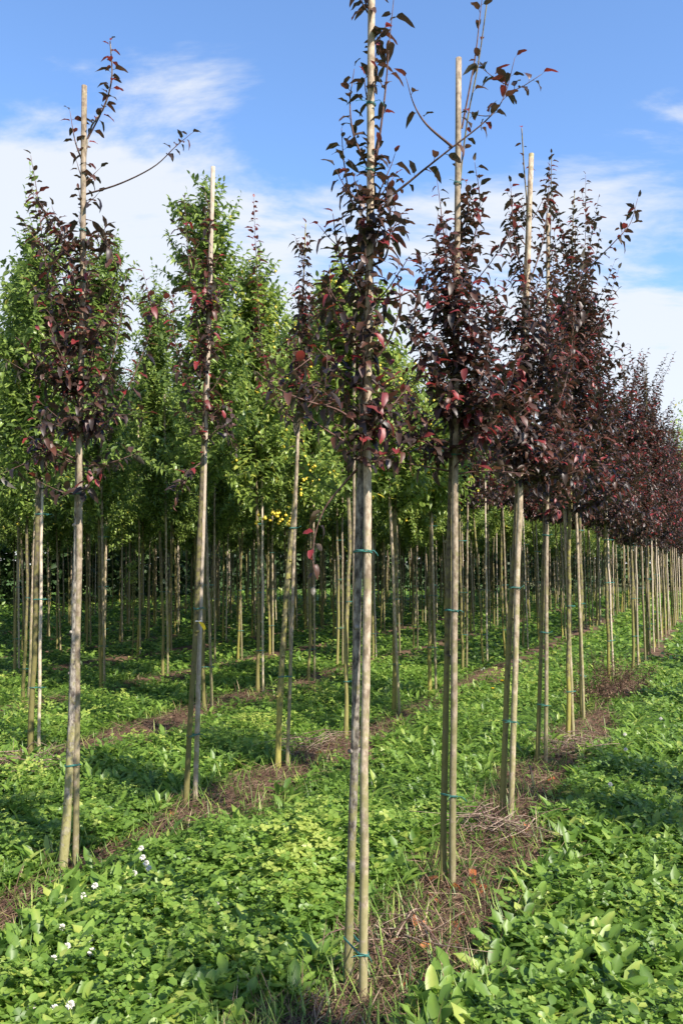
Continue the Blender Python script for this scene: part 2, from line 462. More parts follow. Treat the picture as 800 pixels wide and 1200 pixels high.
def stake_mesh(p0, p1, r, mat, name='stake', rg=rng):
    acc = Acc(); n = 14
    t = np.linspace(0, 1, n)[:, None]
    P = p0 * (1 - t) + p1 * t + np.concatenate([rg.normal(size=(n, 2)) * .0018, np.zeros((n, 1))], 1)
    P[0] = p0
    tube(acc, P, r * np.linspace(1.05, .92, n), 10, rough=.02, rg=rg)
    # chamfered top
    return acc.mesh(name, mat)
def tie_mesh(c1, r1, c2, r2, z, rg):
    """twine looped round stem and stake, ends sticking out"""
    c1 = np.asarray(c1)[:2]; c2 = np.asarray(c2)[:2]
    d = c2 - c1; D = np.linalg.norm(d) + 1e-6; a0 = math.atan2(d[1], d[0])
    pts = []
    for a in np.linspace(-math.pi / 2, math.pi / 2, 7): pts.append(c2 + (r2 + .003) * np.array([math.cos(a0 + a), math.sin(a0 + a)]))
    for a in np.linspace(math.pi / 2, 3 * math.pi / 2, 7): pts.append(c1 + (r1 + .003) * np.array([math.cos(a0 + a), math.sin(a0 + a)]))
    pts.append(pts[0])
    P = np.array([[p[0], p[1], z + .003 * math.sin(k)] for k, p in enumerate(pts)])
    acc = Acc(); tube(acc, P, .0019, 5); tube(acc, P + np.array([0, 0, .005]), .0017, 5)
    for sgn in (1, -1):
        e = np.array([c2[0], c2[1] - r2, z]); k = rg.uniform(.03, .06)
        tube(acc, smooth_path([e, e + np.array([sgn * k * .6, -.012, .006]), e + np.array([sgn * k, -.01, rg.uniform(-.02, .02)])], 5), .0015, 4)
    return acc.mesh('tie', M['twine'])

LEAFMESH = {}
def leaf_mesh(kind, shape, tq):
    key = (kind, shape, tq)
    if key not in LEAFMESH:
        V, fl = LEAF_HI[shape]
        LEAFMESH[key] = mesh_np('leaf', V, fl, M[kind], np.full(len(V), (tq + .5) / 14))
    return LEAFMESH[key]
def put_foliage(root, base, lv, kind, rg, singles, cam_side=True):
    """the leaves that show largest become single leaf parts, the others one foliage part"""
    P, R, S, T = lv
    n = len(P)
    score = S * 9 + rg.random(n) * .35
    ctr = P[:, :2].mean(0)
    score = score - .45 * P[:, 1] + .25 * np.abs(P[:, 0] - ctr[0]) + .12 * P[:, 2]
    order = np.argsort(-score)
    sel = order[:singles]; rest = order[singles:]
    for k in sel:
        m = leaf_mesh(kind, int(rg.integers(0, 4)), int(np.clip(T[k] * 14, 0, 13)))
        o = bpy.data.objects.new('leaf', m)
        mat = Matrix([[*R[k][0]], [*R[k][1]], [*R[k][2]]]).to_4x4() @ Matrix.Scale(float(S[k]), 4)
        mat.translation = Vector(P[k] - base)
        o.matrix_basis = mat
        link(o, root)
    if len(rest):
        acc = Acc(); stamp(acc, LEAF_HI, P[rest] - base, R[rest], S[rest], T[rest], rg)
        f = ob('foliage', acc.mesh('foliage', M[kind]), root); f['kind'] = 'stuff'

def near_tree(name, label, cat_, group, trunk, trunk_r, stake, stake_r, stake_label, branches, fill, kind='purple', mats=('bark', 'stake'),
              ties=(), singles=300, leaf=.058, seed=1, tip_red=.25, knots=3, top_leaves=.6):
    rg = np.random.default_rng(seed)
    b = on_ground(*trunk[0]); gz = float(ground_z(b[0], b[1]))
    root = empty(name, (b[0], b[1], gz)); base = np.array([b[0], b[1], gz])
    tag(root, label, cat_, group)
    s0 = on_ground(*stake[0]); Ys = s0[1]
    s1 = at_depth(*stake[1], Ys + rg.uniform(-.03, .03))
    s0 = np.array([s0[0], s0[1], float(ground_z(s0[0], s0[1])) - .1])
    # trunk: leans over to stand just behind the stake
    pts = []
    h0, h1 = trunk[0][1], trunk[-1][1]
    for k, (px, py) in enumerate(trunk):
        f = min(1, max(0, (h0 - py) / 520.0))
        Y = b[1] * (1 - f) + (min(Ys, b[1] + .05) + .045) * f
        p = at_depth(px, py, Y)
        pts.append(p)
    pts[0] = base - np.array([0, 0, .06])
    n = 34
    P = smooth_path(pts, n)
    hh = P[:, 2] - gz
    Rr = np.interp(hh, [-.1, 0, .06, .25, 2.0, 2.6, 3.6, 4.6], [trunk_r * 1.35, trunk_r * 1.3, trunk_r * 1.12, trunk_r, trunk_r * .86, trunk_r * .6, trunk_r * .27, .003])
    for _ in range(knots):
        z = rg.uniform(.15, 2.0); Rr = Rr * (1 + .16 * np.exp(-((hh - z) / .03) ** 2))
    acc = Acc(); tube(acc, P - base, Rr, 10, rough=.045, rg=rg)
    for _ in range(knots * 2):                               # pruning scars
        z = rg.uniform(.4, 2.1); k = int(np.argmin(np.abs(hh - z))); a = rg.uniform(0, 6.28)
        d = np.array([math.cos(a), math.sin(a), .15]); c = P[k] - base + d * Rr[k] * .7
        tube(acc, np.array([c, c + d * .012, c + d * .016]), [.011, .009, .004], 6)
    ob('trunk', acc.mesh('trunk', M[mats[0]]), root)
    so = ob('wooden_stake', stake_mesh(np.zeros(3), s1 - s0, stake_r, M[mats[1]], 'wooden_stake', rg), None, s0)
    tag(so, stake_label, 'stake', 'wooden stakes supporting the young trees')
    for z in ties:
        k = int(np.argmin(np.abs(hh - z))); f = (z + .1) / (s1[2] - s0[2]); sp = s0 + (s1 - s0) * f
        ob('tie', tie_mesh(P[k] - base, Rr[k], sp - base, stake_r, P[k][2] - base[2], rg), root)
    leaves = []
    # leader
    kk = int(np.argmin(np.abs(hh - 2.3)))
    lead = P[kk:]
    leaves.append(shoot_leaves(lead, rg, .03 / top_leaves, leaf * .9, 0, tip_red=tip_red))
    def add_branch(Q, spacing, start=.0, r=.006, red=None, sub=True, lf=None):
        acc = Acc(); n = len(Q)
        tube(acc, Q - base, np.linspace(r, .0012, n), 5)
        ob('branch', acc.mesh('branch', M['twig']), root)
        leaves.append(shoot_leaves(Q, rg, spacing, lf or leaf, start, tip_red=tip_red if red is None else red))
    for br in branches:
        poly, sp, start, red, cl = (list(br) + [None] * 5)[:5]
        Yb = None; Q = []
        hgt = at_depth(*poly[0][:2], Ys)[2]; Y0 = float(np.interp(hgt, P[:, 2], P[:, 1]))
        for q in poly:
            Q.append(at_depth(q[0], q[1], Y0 + (q[2] if len(q) > 2 else 0)))
        Q = smooth_path(Q, 4 * len(Q))
        add_branch(Q, (sp or .035) * .85, start or 0, .0055, red)
        for _ in range(cl or 0):
            k = rg.integers(len(Q) // 4, len(Q) - 2)
            Lq = lateral(Q[k], rg.uniform(0, 6.28), rg.uniform(.1, .9), rg.uniform(.08, .2), .5, rg, 5)
            add_branch(Lq, .018, 0, .002, red)
    for (cnt, z0, z1, rad, el, ln) in fill:
        for q in range(cnt):
            z = rg.uniform(z0, z1); k = int(np.argmin(np.abs(hh - z)))
            Q = lateral(P[k], (-1.57 + rg.normal() * .9) if rg.random() < .45 else rg.uniform(0, 6.28), math.radians(rg.uniform(*el)), rad * rg.uniform(.5, 1.1) * ln, .55, rg)
            add_branch(Q, .0165, .1, .004)
    put_foliage(root, base, cat(leaves), kind, rg, singles)
    return root

# ------------------------------------------------------------------ near trees
PG = 'purple-leaved crab apple trees in the nursery rows'
FILL = lambda *a: list(a)
near_tree('crab_apple_tree', 'slender purple crab apple tree at the very end of its row, foremost of all', 'tree', PG,
    [(407, 1163), (410, 1050), (415, 900), (418, 740), (421, 600), (425, 500), (428, 400), (431, 280), (433, 150), (435, 30), (437, -90)], .0165,
    [(425, 1187), (436, -60)], .0155, 'tall pale stake tied to the foremost purple tree at the row end',
    [([(435, 245), (470, 220, -.03), (497, 198, -.06), (530, 172, -.1), (569, 141, -.12), (590, 114, -.1), (603, 67, -.1)], .035, .12, .35, 3),
     ([(437, 210), (446, 150, -.03), (452, 100, -.04), (456, 50, -.05), (462, -10, -.05)], .05, .2, .2, 1),
     ([(530, 172, -.1), (500, 146, -.1), (485, 122, -.08), (476, 92, -.1)], .05, .45, .3),
     ([(438, 300), (450, 285, -.05), (470, 250, -.06)], .022, .2, .6),
     ([(432, 260), (412, 235, .03), (403, 190, .05), (400, 150, .05)], .022, .1, .2, 1),
     ([(433, 200), (415, 160, -.02), (410, 120, 0), (415, 80, 0)], .028, .1, .2),
     ([(430, 340), (405, 320, -.03), (394, 280, -.05), (390, 250, -.05)], .02, .1, .3, 2),
     ([(428, 410), (400, 385, -.04), (388, 345, -.05), (386, 310, -.05)], .02, .1, .2, 2),
     ([(426, 460), (400, 440, .05), (385, 400, .06), (378, 350, .08)], .02, .1, .2, 2),
     ([(424, 500), (395, 480, -.12), (360, 470, -.2), (325, 455, -.25), (300, 435, -.28)], .028, .2, .3, 3),
     ([(424, 530), (400, 515, -.06), (370, 495, -.1), (350, 470, -.12)], .024, .2, .1, 2),
     ([(423, 545), (400, 570, 0), (378, 600, .02), (367, 640, .05), (368, 685, .06)], .034, .4, .35),
     ([(432, 430), (455, 400, -.04), (468, 360, -.06), (466, 320, -.06)], .022, .1, .2, 2),
     ([(436, 350), (460, 350, -.05), (485, 340, -.08), (503, 342, -.1)], .025, .1, .3),
     ([(428, 500), (455, 480, 0), (480, 450, .05)], .025, .1, .2, 1),
     ([(438, 310), (452, 300, -.03), (458, 260, -.03), (455, 225, -.03)], .022, 0, .5)],
    FILL((14, 1.86, 2.15, .2, (-5, 45), 1.0), (34, 2.05, 2.95, .25, (0, 60), 1.0), (14, 2.7, 3.7, .14, (20, 70), 1.0)),
    mats=('bark_grey', 'stake'), ties=(.12, 1.62, 2.45, 3.0, 3.35), seed=5, knots=4, leaf=.053)
near_tree('crab_apple_tree', 'bushy purple crab apple tree, second along the foremost row', 'tree', PG,
    [(518, 1052), (521, 900), (525, 700), (528, 570), (531, 450), (533, 370), (536, 250), (546, 150), (560, 75), (570, 5)], .016,
    [(530, 1056), (537, 67)], .016, 'smooth pale stake of the second purple tree, bare above its crown',
    [([(531, 540), (495, 515, -.05), (470, 480, -.08), (458, 430, -.1)], .022, .1, .2, 3),
     ([(531, 525), (575, 500, -.1), (598, 450, -.15), (606, 400, -.18)], .022, .1, .3, 4),
     ([(531, 500), (560, 450, -.2), (575, 390, -.28), (580, 330, -.3)], .022, .1, .4, 4),
     ([(532, 480), (500, 440, -.1), (490, 400, -.15), (484, 360, -.15)], .022, .1, .3, 3),
     ([(531, 553), (490, 545, -.1), (455, 540, -.15), (435, 530, -.2)], .03, .2, .2, 2),
     ([(531, 556), (570, 552, -.1), (615, 555, -.15)], .03, .2, .2, 2),
     ([(533, 380), (524, 310, -.03), (517, 250, -.04), (512, 210, -.04)], .028, .1, .2),
     ([(533, 360), (550, 300, .04), (562, 240, .06), (556, 190, .06)], .024, .1, .2, 1),
     ([(534, 300), (548, 255, -.03), (546, 215, -.03)], .024, 0, .2),
     ([(541, 150), (556, 70, -.02), (562, 20, -.02), (566, -15, -.02)], .05, .75, .2)],
    FILL((16, 1.98, 2.2, .55, (-5, 30), .9), (54, 2.1, 2.9, .55, (15, 68), .9), (8, 2.9, 3.4, .2, (40, 75), 1.0)),
    ties=(.42, 1.22, 2.05, 2.7, 3.4), seed=8, knots=3, top_leaves=.3)
near_tree('crab_apple_tree', 'broad purple crab apple tree with one long arching side branch', 'tree', PG,
    [(588, 970), (594, 800), (602, 650), (606, 580), (609, 480), (613, 350), (617, 250), (614, 200), (611, 150)], .018,
    [(597, 973), (622, 180)], .0175, 'thick leaning stake of the purple tree with the arching side branch',
    [([(612, 420), (650, 372, -.3), (690, 315, -.5), (718, 285, -.6), (738, 262, -.62), (747, 232, -.62)], .04, .15, .3, 3),
     ([(612, 330), (602, 270, -.05), (598, 215, -.06)], .025, .1, .3),
     ([(613, 350), (634, 290, .05), (642, 235, .05), (643, 190, .05)], .025, .1, .3, 1),
     ([(608, 520), (650, 480, -.2), (668, 420, -.25), (672, 360, -.25)], .022, .1, .3, 4),
     ([(608, 540), (570, 510, -.2), (560, 460, -.25), (556, 410, -.25)], .022, .1, .3, 4),
     ([(607, 575), (650, 560, -.1), (690, 548, -.2)], .03, .2, .2, 2)],
    FILL((20, 1.95, 2.25, .62, (-5, 30), .9), (54, 2.1, 3.0, .6, (20, 70), .9), (10, 3.0, 3.7, .25, (45, 75), 1.0)),
    ties=(.55, 1.3, 2.0, 2.7), seed=12, knots=2, top_leaves=.6)
near_tree('crab_apple_tree', 'purple crab apple tree, fourth in the foremost row, thin trunk', 'tree', PG,
    [(629, 898), (633, 780), (637, 640), (639, 560), (641, 450), (643, 330), (645, 260), (646, 180)], .0165,
    [(639, 900), (642, 250)], .015, 'thin brown stake of the fourth purple tree in the foremost row',
    [([(642, 430), (665, 380, -.1), (684, 300, -.15), (686, 205, -.15)], .026, .1, .3, 3),
     ([(642, 470), (620, 420, -.1), (612, 360, -.1)], .024, .1, .3, 2)],
    FILL((20, 1.95, 2.3, .65, (-5, 30), .9), (50, 2.15, 3.2, .62, (20, 72), .9), (10, 3.1, 4.0, .3, (45, 75), 1.0)),
    ties=(.45, 1.1, 1.8), seed=21, knots=2)
near_tree('crab_apple_tree', 'purple crab apple tree with a red tipped leader above its stake, at left row end', 'tree', PG,
    [(72, 1030), (80, 930), (88, 760), (91, 620), (93, 500), (96, 350), (97, 250), (103, 160), (122, 125), (131, 90), (129, 48)], .0225,
    [(88, 1028), (99, 100)], .016, 'tall pale stake beside the purple tree with the red tipped leader',
    [([(98, 228), (140, 215, -.05), (180, 195, -.1), (205, 172, -.12), (224, 156, -.12)], .018, .74, .0),
     ([(101, 165), (120, 128, -.02), (131, 92, -.03), (129, 48, -.03)], .022, .1, .95),
     ([(95, 520), (130, 490, -.1), (165, 420, -.15), (178, 370, -.15), (168, 320, -.15)], .022, .1, .55, 4),
     ([(95, 500), (125, 440, -.05), (140, 380, -.05), (148, 320, -.05)], .022, .1, .1, 3),
     ([(94, 480), (60, 450, -.1), (30, 435, -.12), (5, 420, -.12)], .024, .1, .1, 3),
     ([(93, 540), (60, 528, -.1), (25, 545, -.15), (-10, 560, -.15)], .03, .2, .0, 2),
     ([(93, 480), (68, 400, .05), (52, 300, .1), (44, 230, .1), (36, 182, .1)], .03, .2, .1, 2),
     ([(96, 300), (110, 275, -.03), (128, 290, -.05), (138, 320, -.05)], .02, .1, .1, 2),
     ([(97, 190), (88, 165, -.02), (82, 130, -.02)], .03, .3, .6)],
    FILL((12, 2.0, 2.3, .5, (-10, 30), .9), (46, 2.2, 3.25, .44, (5, 60), .9), (8, 3.2, 3.8, .13, (30, 70), 1.0)),
    mats=('bark_grey', 'stake'), ties=(.55, 1.95, 3.1, 3.3), seed=31, knots=6, tip_red=.2, top_leaves=.45)
near_tree('crab_apple_tree', 'sparse purple crab apple tree hidden behind a pale stake with yellow tag', 'tree', PG,
    [(217, 955), (222, 860), (228, 760), (233, 650), (237, 550), (240, 450), (243, 350), (246, 260), (240, 225)], .018,
    [(228, 951), (250, 195)], .0165, 'long pale bare stake carrying a yellow tag',
    [([(239, 430), (225, 340, -.05), (219, 280, -.05), (216, 232, -.05)], .026, .1, .2, 2),
     ([(238, 520), (262, 500, -.05), (275, 530, -.06)], .022, .1, .1, 2),
     ([(239, 480), (218, 450, -.05), (205, 400, -.05), (202, 350, -.06)], .025, .1, .7, 2),
     ([(238, 540), (215, 560, -.05), (205, 590, -.05)], .03, .2, .5, 1)],
    FILL((30, 2.3, 3.4, .25, (5, 60), .9), (8, 3.4, 3.8, .12, (30, 70), 1.0)),
    mats=('bark', 'stake_pale'), ties=(.45, 1.28), seed=41, tip_red=.5)
near_tree('crab_apple_tree', 'purple crab apple tree on a yellow lichened trunk with two slim spires', 'tree', PG,
    [(325, 905), (329, 800), (336, 690), (344, 600), (348, 540), (352, 450), (355, 350), (358, 262)], .0225,
    [(336, 905), (350, 470)], .014, 'thin stake tied to the yellow lichened trunk',
    [([(349, 500), (322, 460, -.05), (306, 400, -.05), (301, 320, -.05), (297, 232, -.05)], .022, .1, .75, 3),
     ([(350, 490), (375, 450, -.05), (384, 400, -.05)], .025, .1, .1, 2),
     ([(350, 500), (330, 480, -.1), (300, 440, -.15)], .025, .1, .5, 2)],
    FILL((34, 2.7, 3.5, .32, (20, 65), .9), (16, 3.4, 4.1, .16, (40, 75), 1.0)),
    mats=('bark_lichen', 'stake'), ties=(.7, 1.85), seed=51, knots=6, top_leaves=1.0)

# yellow tag on the pale stake
p = at_depth(233, 728, 5.41)
tg = empty('plant_tag', tuple(p)); tag(tg, 'small yellow plastic tag hanging from the pale stake', 'tag')
a = Acc(); w = .014
V = [(-.003, -.012, 0), (.006, -.022, .004), (.035, -.024, -.012), (.05, -.02, -.045), (.036, -.02, -.058), (.012, -.02, -.02)]
V2 = [(x, y + .0015, z) for x, y, z in V]
a.add(V + V2, [np.array([[0, 1, 2, 5], [2, 3, 4, 5], [6, 11, 8, 7], [8, 11, 10, 9]]), np.array([[i, (i + 1) % 6, 6 + (i + 1) % 6, 6 + i] for i in range(6)])])
ob('tag_plate', a.mesh('tag_plate', M['tag'], False), tg)
a = Acc(); tube(a, np.array([[.022 * math.cos(t) , .028 * math.sin(t) + .0, 0] for t in np.linspace(0, 6.283, 13)]), .002, 4, cap=False)
ob('tag_loop', a.mesh('tag_loop', M['white']), tg)

# ------------------------------------------------------------------ repeated trees
def proto_tree(kind, seed, z_lo=2.1, tmpl=LEAF_MID, top=None, lf=.072, lt=None):
    rg = np.random.default_rng(seed)
    green = kind == 'green'
    Ht = top or (rg.uniform(5.3, 6.2) if green else rg.uniform(4.5, 5.2))
    n = 22; z = np.linspace(-.08, Ht, n)
    wob = np.cumsum(rg.normal(size=(n, 2)) * .008, 0); wob -= wob[0]
    lean = rg.normal(size=2) * .012
    P = np.concatenate([wob + lean * z[:, None], z[:, None]], 1)
    r0 = rg.uniform(.018, .024)
    Rr = np.interp(z, [-.1, .02, .2, 2.2, 3.2, Ht], [r0 * 1.35, r0 * 1.25, r0, r0 * .85, r0 * .45, .003])
    tr = Acc(); tube(tr, P, Rr, 8, rough=.05, rg=rg)
    bm = ('bark_lichen', 'bark')[seed % 2]
    trunk = tr.mesh('trunk', M[bm])
    cr = Acc(); lv = []; fruit = Acc() if lt else None
    def br(Q, r, sp, start, red=0):
        tube(cr, Q, np.linspace(r, .0012, len(Q)), 4, tint=.02)
        lv.append(shoot_leaves(Q, rg, sp, lf, start, tip_red=red, tint=lt or ((.15, .9) if green else (.0, .62))))
    cnt = int(62 * (Ht - z_lo)) if green else 102
    for q in range(cnt):
        if green:
            f = rg.random() ** .9; zz = z_lo + f * (Ht - z_lo - .5)
            ln = (.95 - .5 * f) * rg.uniform(.6, 1.15); el = math.radians(rg.uniform(5, 65))
        else:
            f = rg.random() ** 1.3; zz = z_lo - .08 + f * (Ht - z_lo - 1.1)
            ln = (.82 - .32 * f) * rg.uniform(.6, 1.15); el = math.radians(rg.uniform(-5, 40) if f < .15 else rg.uniform(10, 72))
        p0 = np.array([np.interp(zz, z, P[:, k]) for k in range(3)])
        Q = lateral(p0, rg.uniform(0, 6.28), el, ln, .6, rg)
        if fruit is not None and q % 2 == 0:
            for _ in range(rg.integers(1, 4)):
                c = Q[rg.integers(3, 7)] + np.array([0, 0, -.03]) + rg.normal(size=3) * .018; r = rg.uniform(.013, .019)
                tube(fruit, c + np.array([[0, 0, -1.], [0, 0, -.55], [0, 0, .45], [0, 0, .95]]) * r, np.array([.25, .85, .9, .25]) * r, 6)
        br(Q, .006, .019 if green else .021, .1, .0 if green else .2)
        for _ in range(1 if green else 1):
            Q2 = lateral(Q[rg.integers(2, 6)], rg.uniform(0, 6.28), rg.uniform(0, 1.1), rg.uniform(.12, .3), .5, rg, 5)
            br(Q2, .003, .024, .1, .0 if green else .2)
    for q in range(9 if green else 13):                       # upright shoots at the top
        zz = rg.uniform(Ht - 1.9, Ht - .6); p0 = np.array([np.interp(zz, z, P[:, k]) for k in range(3)])
        Q = lateral(p0, rg.uniform(0, 6.28), math.radians(rg.uniform(50, 80)), rg.uniform(.5, 1.0) * (1 if green else 1.25), .8, rg)
        br(Q, .005, .026, .1, .0 if green else .2)
    br(P[z > Ht - 1.6], .004, .024, 0)
    lv = cat(lv)
    if green:
        lv[3] = np.where(rg.random(len(lv[3])) < .012, rg.uniform(.93, 1, len(lv[3])), lv[3])
    stamp(cr, tmpl, *lv, rg)
    crown = cr.mesh('crown', M[kind])
    return dict(fruit=fruit.mesh('fruit_clusters', M['fruit']) if fruit else None, trunk=trunk, crown=crown, P=P, z=z, Rr=Rr, r0=r0, n=len(lv[0]))
GREEN = [proto_tree('green', 100 + k, lf=.08) for k in range(6)]
GREEN_FRUIT = proto_tree('green', 131, top=5.4, lf=.092, lt=(.45, .95))
GREEN_LOW = proto_tree('green', 119, top=4.5)
FRUIT_LOW = [proto_tree('green', 141, top=4.5, lf=.09, lt=(.45, .95)), proto_tree('green', 142, top=3.9, lf=.09, lt=(.45, .95))]
PURP = [proto_tree('purple', 200 + k) for k in range(5)]
PURPH = [proto_tree('purple', 240 + k, z_lo=2.62) for k in range(3)]
STAKES = []
for k in range(6):
    rg = np.random.default_rng(300 + k)
    hh = rg.uniform(3.3, 4.1); ln = rg.normal(size=2) * .02 * hh
    STAKES.append((stake_mesh(np.array([0, 0, -.1]), np.array([ln[0], ln[1], hh]), rg.uniform(.0125, .016), M['stake' if k % 3 else 'stake_pale'], 'wooden_stake', rg), ln / hh))
TIE = {}
def plant(x, y, proto, label, group, stake_label=None, stake_off=None, rz=None, sc=1.0, rg=rng, ties=True, name='apple_tree', lean=None):
    z = float(ground_z(x, y))
    root = empty(name, (x, y, z))
    rz = rg.uniform(0, 6.28) if rz is None else rz
    root.rotation_euler = (rg.normal() * .006, rg.normal() * .006, rz); root.scale = (sc, sc, sc)
    tag(root, label, 'tree', group)
    ob('trunk', proto['trunk'], root)
    c = ob('crown', proto['crown'], root); c['kind'] = 'stuff'
    if proto['fruit']:
        c = ob('fruit_clusters', proto['fruit'], root); c['kind'] = 'stuff'
    if stake_label:
        sm, l = STAKES[rg.integers(0, len(STAKES))]
        off = np.array(stake_off if stake_off is not None else (rg.uniform(.05, .085), rg.uniform(-.05, .0)))
        so = ob('wooden_stake', sm, None, (x + off[0], y + off[1], z)); so.rotation_euler = (rg.normal() * .008, rg.normal() * .012, 0)
        tag(so, stake_label, 'stake', 'wooden stakes supporting the young trees')
        if ties:
            o2 = Matrix.Rotation(-rz, 2) @ Vector(off)
            for h in (.5, 1.25, 1.95)[:2 + int(rg.random() < .5)]:
                h += rg.uniform(-.1, .1)
                k = int(np.argmin(np.abs(proto['z'] - h)))
                ob('tie', tie_mesh(proto['P'][k], proto['Rr'][k], np.array([o2.x, o2.y]) / sc, .017, h, rg), root)
    return root

GG = 'green-leaved apple trees in the rows behind'
R1 = np.random.default_rng(77)
# foremost row, further along
lab_far_A = 'purple crab apple tree further down the foremost row'
st_far_A = 'stake of a purple tree further down the foremost row'
Aspec = [((664.5, 871), (672, 871), 'purple crab apple tree, fifth in the foremost row, over straw and prunings', 'stake of the fifth purple tree, over straw and prunings'),
         ((683, 845), (692, 853), 'purple crab apple tree, sixth in the foremost row, beside the dry red-brown weeds', 'stake of the sixth purple tree, beside dry red-brown weeds'),
         ((714, 801), (719, 800), 'purple crab apple tree just past the clump of dry weeds, trunk partly shaded', 'stake of the purple tree just past the dry weeds')]
for k, (tp, sp, la, ls) in enumerate(Aspec):
    b = on_ground(*tp); s = on_ground(*sp)
    plant(b[0], b[1], PURP[k], la, PG, ls, (s[0] - b[0], max(-.12, min(.12, s[1] - b[1]))), rg=R1, name='crab_apple_tree')
t = 0
tA7 = float(np.dot(on_ground(714, 801)[:2], RD))
k = 3
t = tA7 + 1.05
while t < 58:
    if R1.random() > .04:
        p = row_pt(1.246 + R1.normal() * .03, t + R1.normal() * .05)
        plant(p[0], p[1], PURP[k % 5], lab_far_A, PG, st_far_A, rg=R1, sc=R1.uniform(.86, 1.12), ties=t < 18, name='crab_apple_tree')
    k += 1; t += 1.04
# unseen trees right of the alley, added to cast its patchy shade
for t in (1.0, 4.3, 5.4, 9.2, 12.6, 13.7):
    p = row_pt(-2.7, t)
    plant(p[0], p[1], PURP[int(t) % 5], 'unseen purple crab apple tree added to shade the right-hand alley', PG, 'stake of an unseen tree added to shade the right-hand alley', rg=R1, sc=.92, name='crab_apple_tree')
# second row
lab_far_B = 'purple crab apple tree further down the second row'
st_far_B = 'stake of a purple tree further down the second row'
tt = []
for px, py in ((405, 870), (461, 838), (503, 819), (542, 789), (565, 783), (591, 772), (613, 761), (630, 756)):
    b = on_ground(px, py); tt.append(float(np.dot(b[:2], RD)))
    if len(tt) <= 3:                                  # three yellow-fruited green trees stand in this row
        plant(b[0], b[1], FRUIT_LOW[min(len(tt) - 1, 1)], ('low green tree with yellow fruit directly behind the foremost trunk', 'middle one of three low yellow-fruited green trees in the second row', 'low yellow-fruited green tree followed by purple trees in its row')[len(tt) - 1], GG,
              ('stake of the low fruiting tree behind the foremost trunk', 'stake of the middle low fruiting tree in the second row', 'stake of the last low fruiting tree in the second row')[len(tt) - 1], rg=R1)
        continue
    plant(b[0], b[1], PURPH[len(tt) % 3], lab_far_B, PG, st_far_B, rg=R1, sc=R1.uniform(.92, 1.02), name='crab_apple_tree')
t = max(tt) + 1.05
while t < 52:
    p = row_pt(3.08 + R1.normal() * .03, t + R1.normal() * .06)
    plant(p[0], p[1], PURPH[R1.integers(0, 3)], lab_far_B, PG, st_far_B, rg=R1, sc=R1.uniform(.92, 1.05), ties=t < 15, name='crab_apple_tree')
    t += .98
# third row: green, some with yellow fruit
def fruit_cluster(root, tree_xyz, pxs, depth, rg):
    acc = None
    for (px, py) in pxs:
        c = at_depth(px, py, depth)
        for q in range(rg.integers(3, 7)):
            a = Acc(); r = rg.uniform(.016, .022)
            n = 7; zz = np.linspace(-1, 1, n); rad = np.sqrt(np.clip(1 - zz ** 2, 0, 1)) * r
            rad = np.maximum(rad, .001)
            tube(a, np.stack([np.zeros(n), np.zeros(n), zz * r * .95], 1), rad, 8)
            tube(a, np.array([[0, 0, r * .9], [.003, 0, r * 1.6], [.006, 0, r * 2.4]]), .0012, 4)
            o = ob('fruit', a.mesh('fruit', M['fruit']), root)
            d = c + rg.normal(size=3) * np.array([.03, .03, .03]) - tree_xyz
            rz = root.rotation_euler[2]
            v = Matrix.Rotation(-rz, 3, 'Z') @ Vector(d)
            o.location = v / root.scale[0]
Cspec = [((36, 891), 'leafy green apple tree on twin slim stems at its row end', None),
         ((240, 836), 'tall green apple tree rising behind the pale stake with yellow tag', None),
         ((302, 817), 'green apple tree with yellow fruit hanging at its crown base', [(303, 606), (312, 609), (322, 603), (330, 607), (340, 612)]),
         ((362, 800), 'green apple tree with clusters of yellow fruit beside the lichened trunk', [(317, 509), (325, 512), (345, 522), (353, 520), (358, 562), (352, 578), (322, 560), (365, 548)]),
         ((395, 786), 'green apple tree half hidden behind the foremost trunk', None)]
tt = []
for k, (tp, la, fr) in enumerate(Cspec):
    b = on_ground(*tp); tt.append(float(np.dot(b[:2], RD)))
    r = plant(b[0], b[1], GREEN_LOW if k == 0 else GREEN_FRUIT if k in (2, 3) else GREEN[(k * 2 + 1) % 6], la, GG, 'stake of the ' + la.replace('with clusters of yellow fruit beside', 'in fruit beside'), rg=R1, sc=(1.0, 1.04, 1.0, .97, 1.0)[k])
    if fr: fruit_cluster(r, np.array(r.location), fr, b[1] - .8, R1)
lab_rows = ['green apple tree further along the third row', 'green apple tree in the fourth row', 'green apple tree in the fifth row', 'green apple tree deep in the rows behind']
def start_t(X, marg):
    """first position along a row that lies inside the view plus a margin"""
    for t in np.arange(-10, 60, .25):
        p = row_pt(X, t)
        if p[1] > 2 and p[0] > -.4 * p[1] - marg: return t
    return 60
t = max(tt) + 1.1
while t < 46:
    p = row_pt(5.14 + R1.normal() * .04, t + R1.normal() * .08)
    plant(p[0], p[1], GREEN_FRUIT if R1.random() < .55 else GREEN[R1.integers(0, 6)], lab_rows[0], GG, 'stake in the third row of green trees', rg=R1, sc=R1.uniform(.85, 1.05), ties=t < 16)
    t += .98
Dpts = [(27, 829), (118, 812), (191, 795)]
for px, py in Dpts:
    b = on_ground(px, py)
    plant(b[0], b[1], GREEN[R1.integers(0, 6)], lab_rows[1], GG, 'stake in the fourth row of green trees', rg=R1, sc=R1.uniform(.88, 1.02))
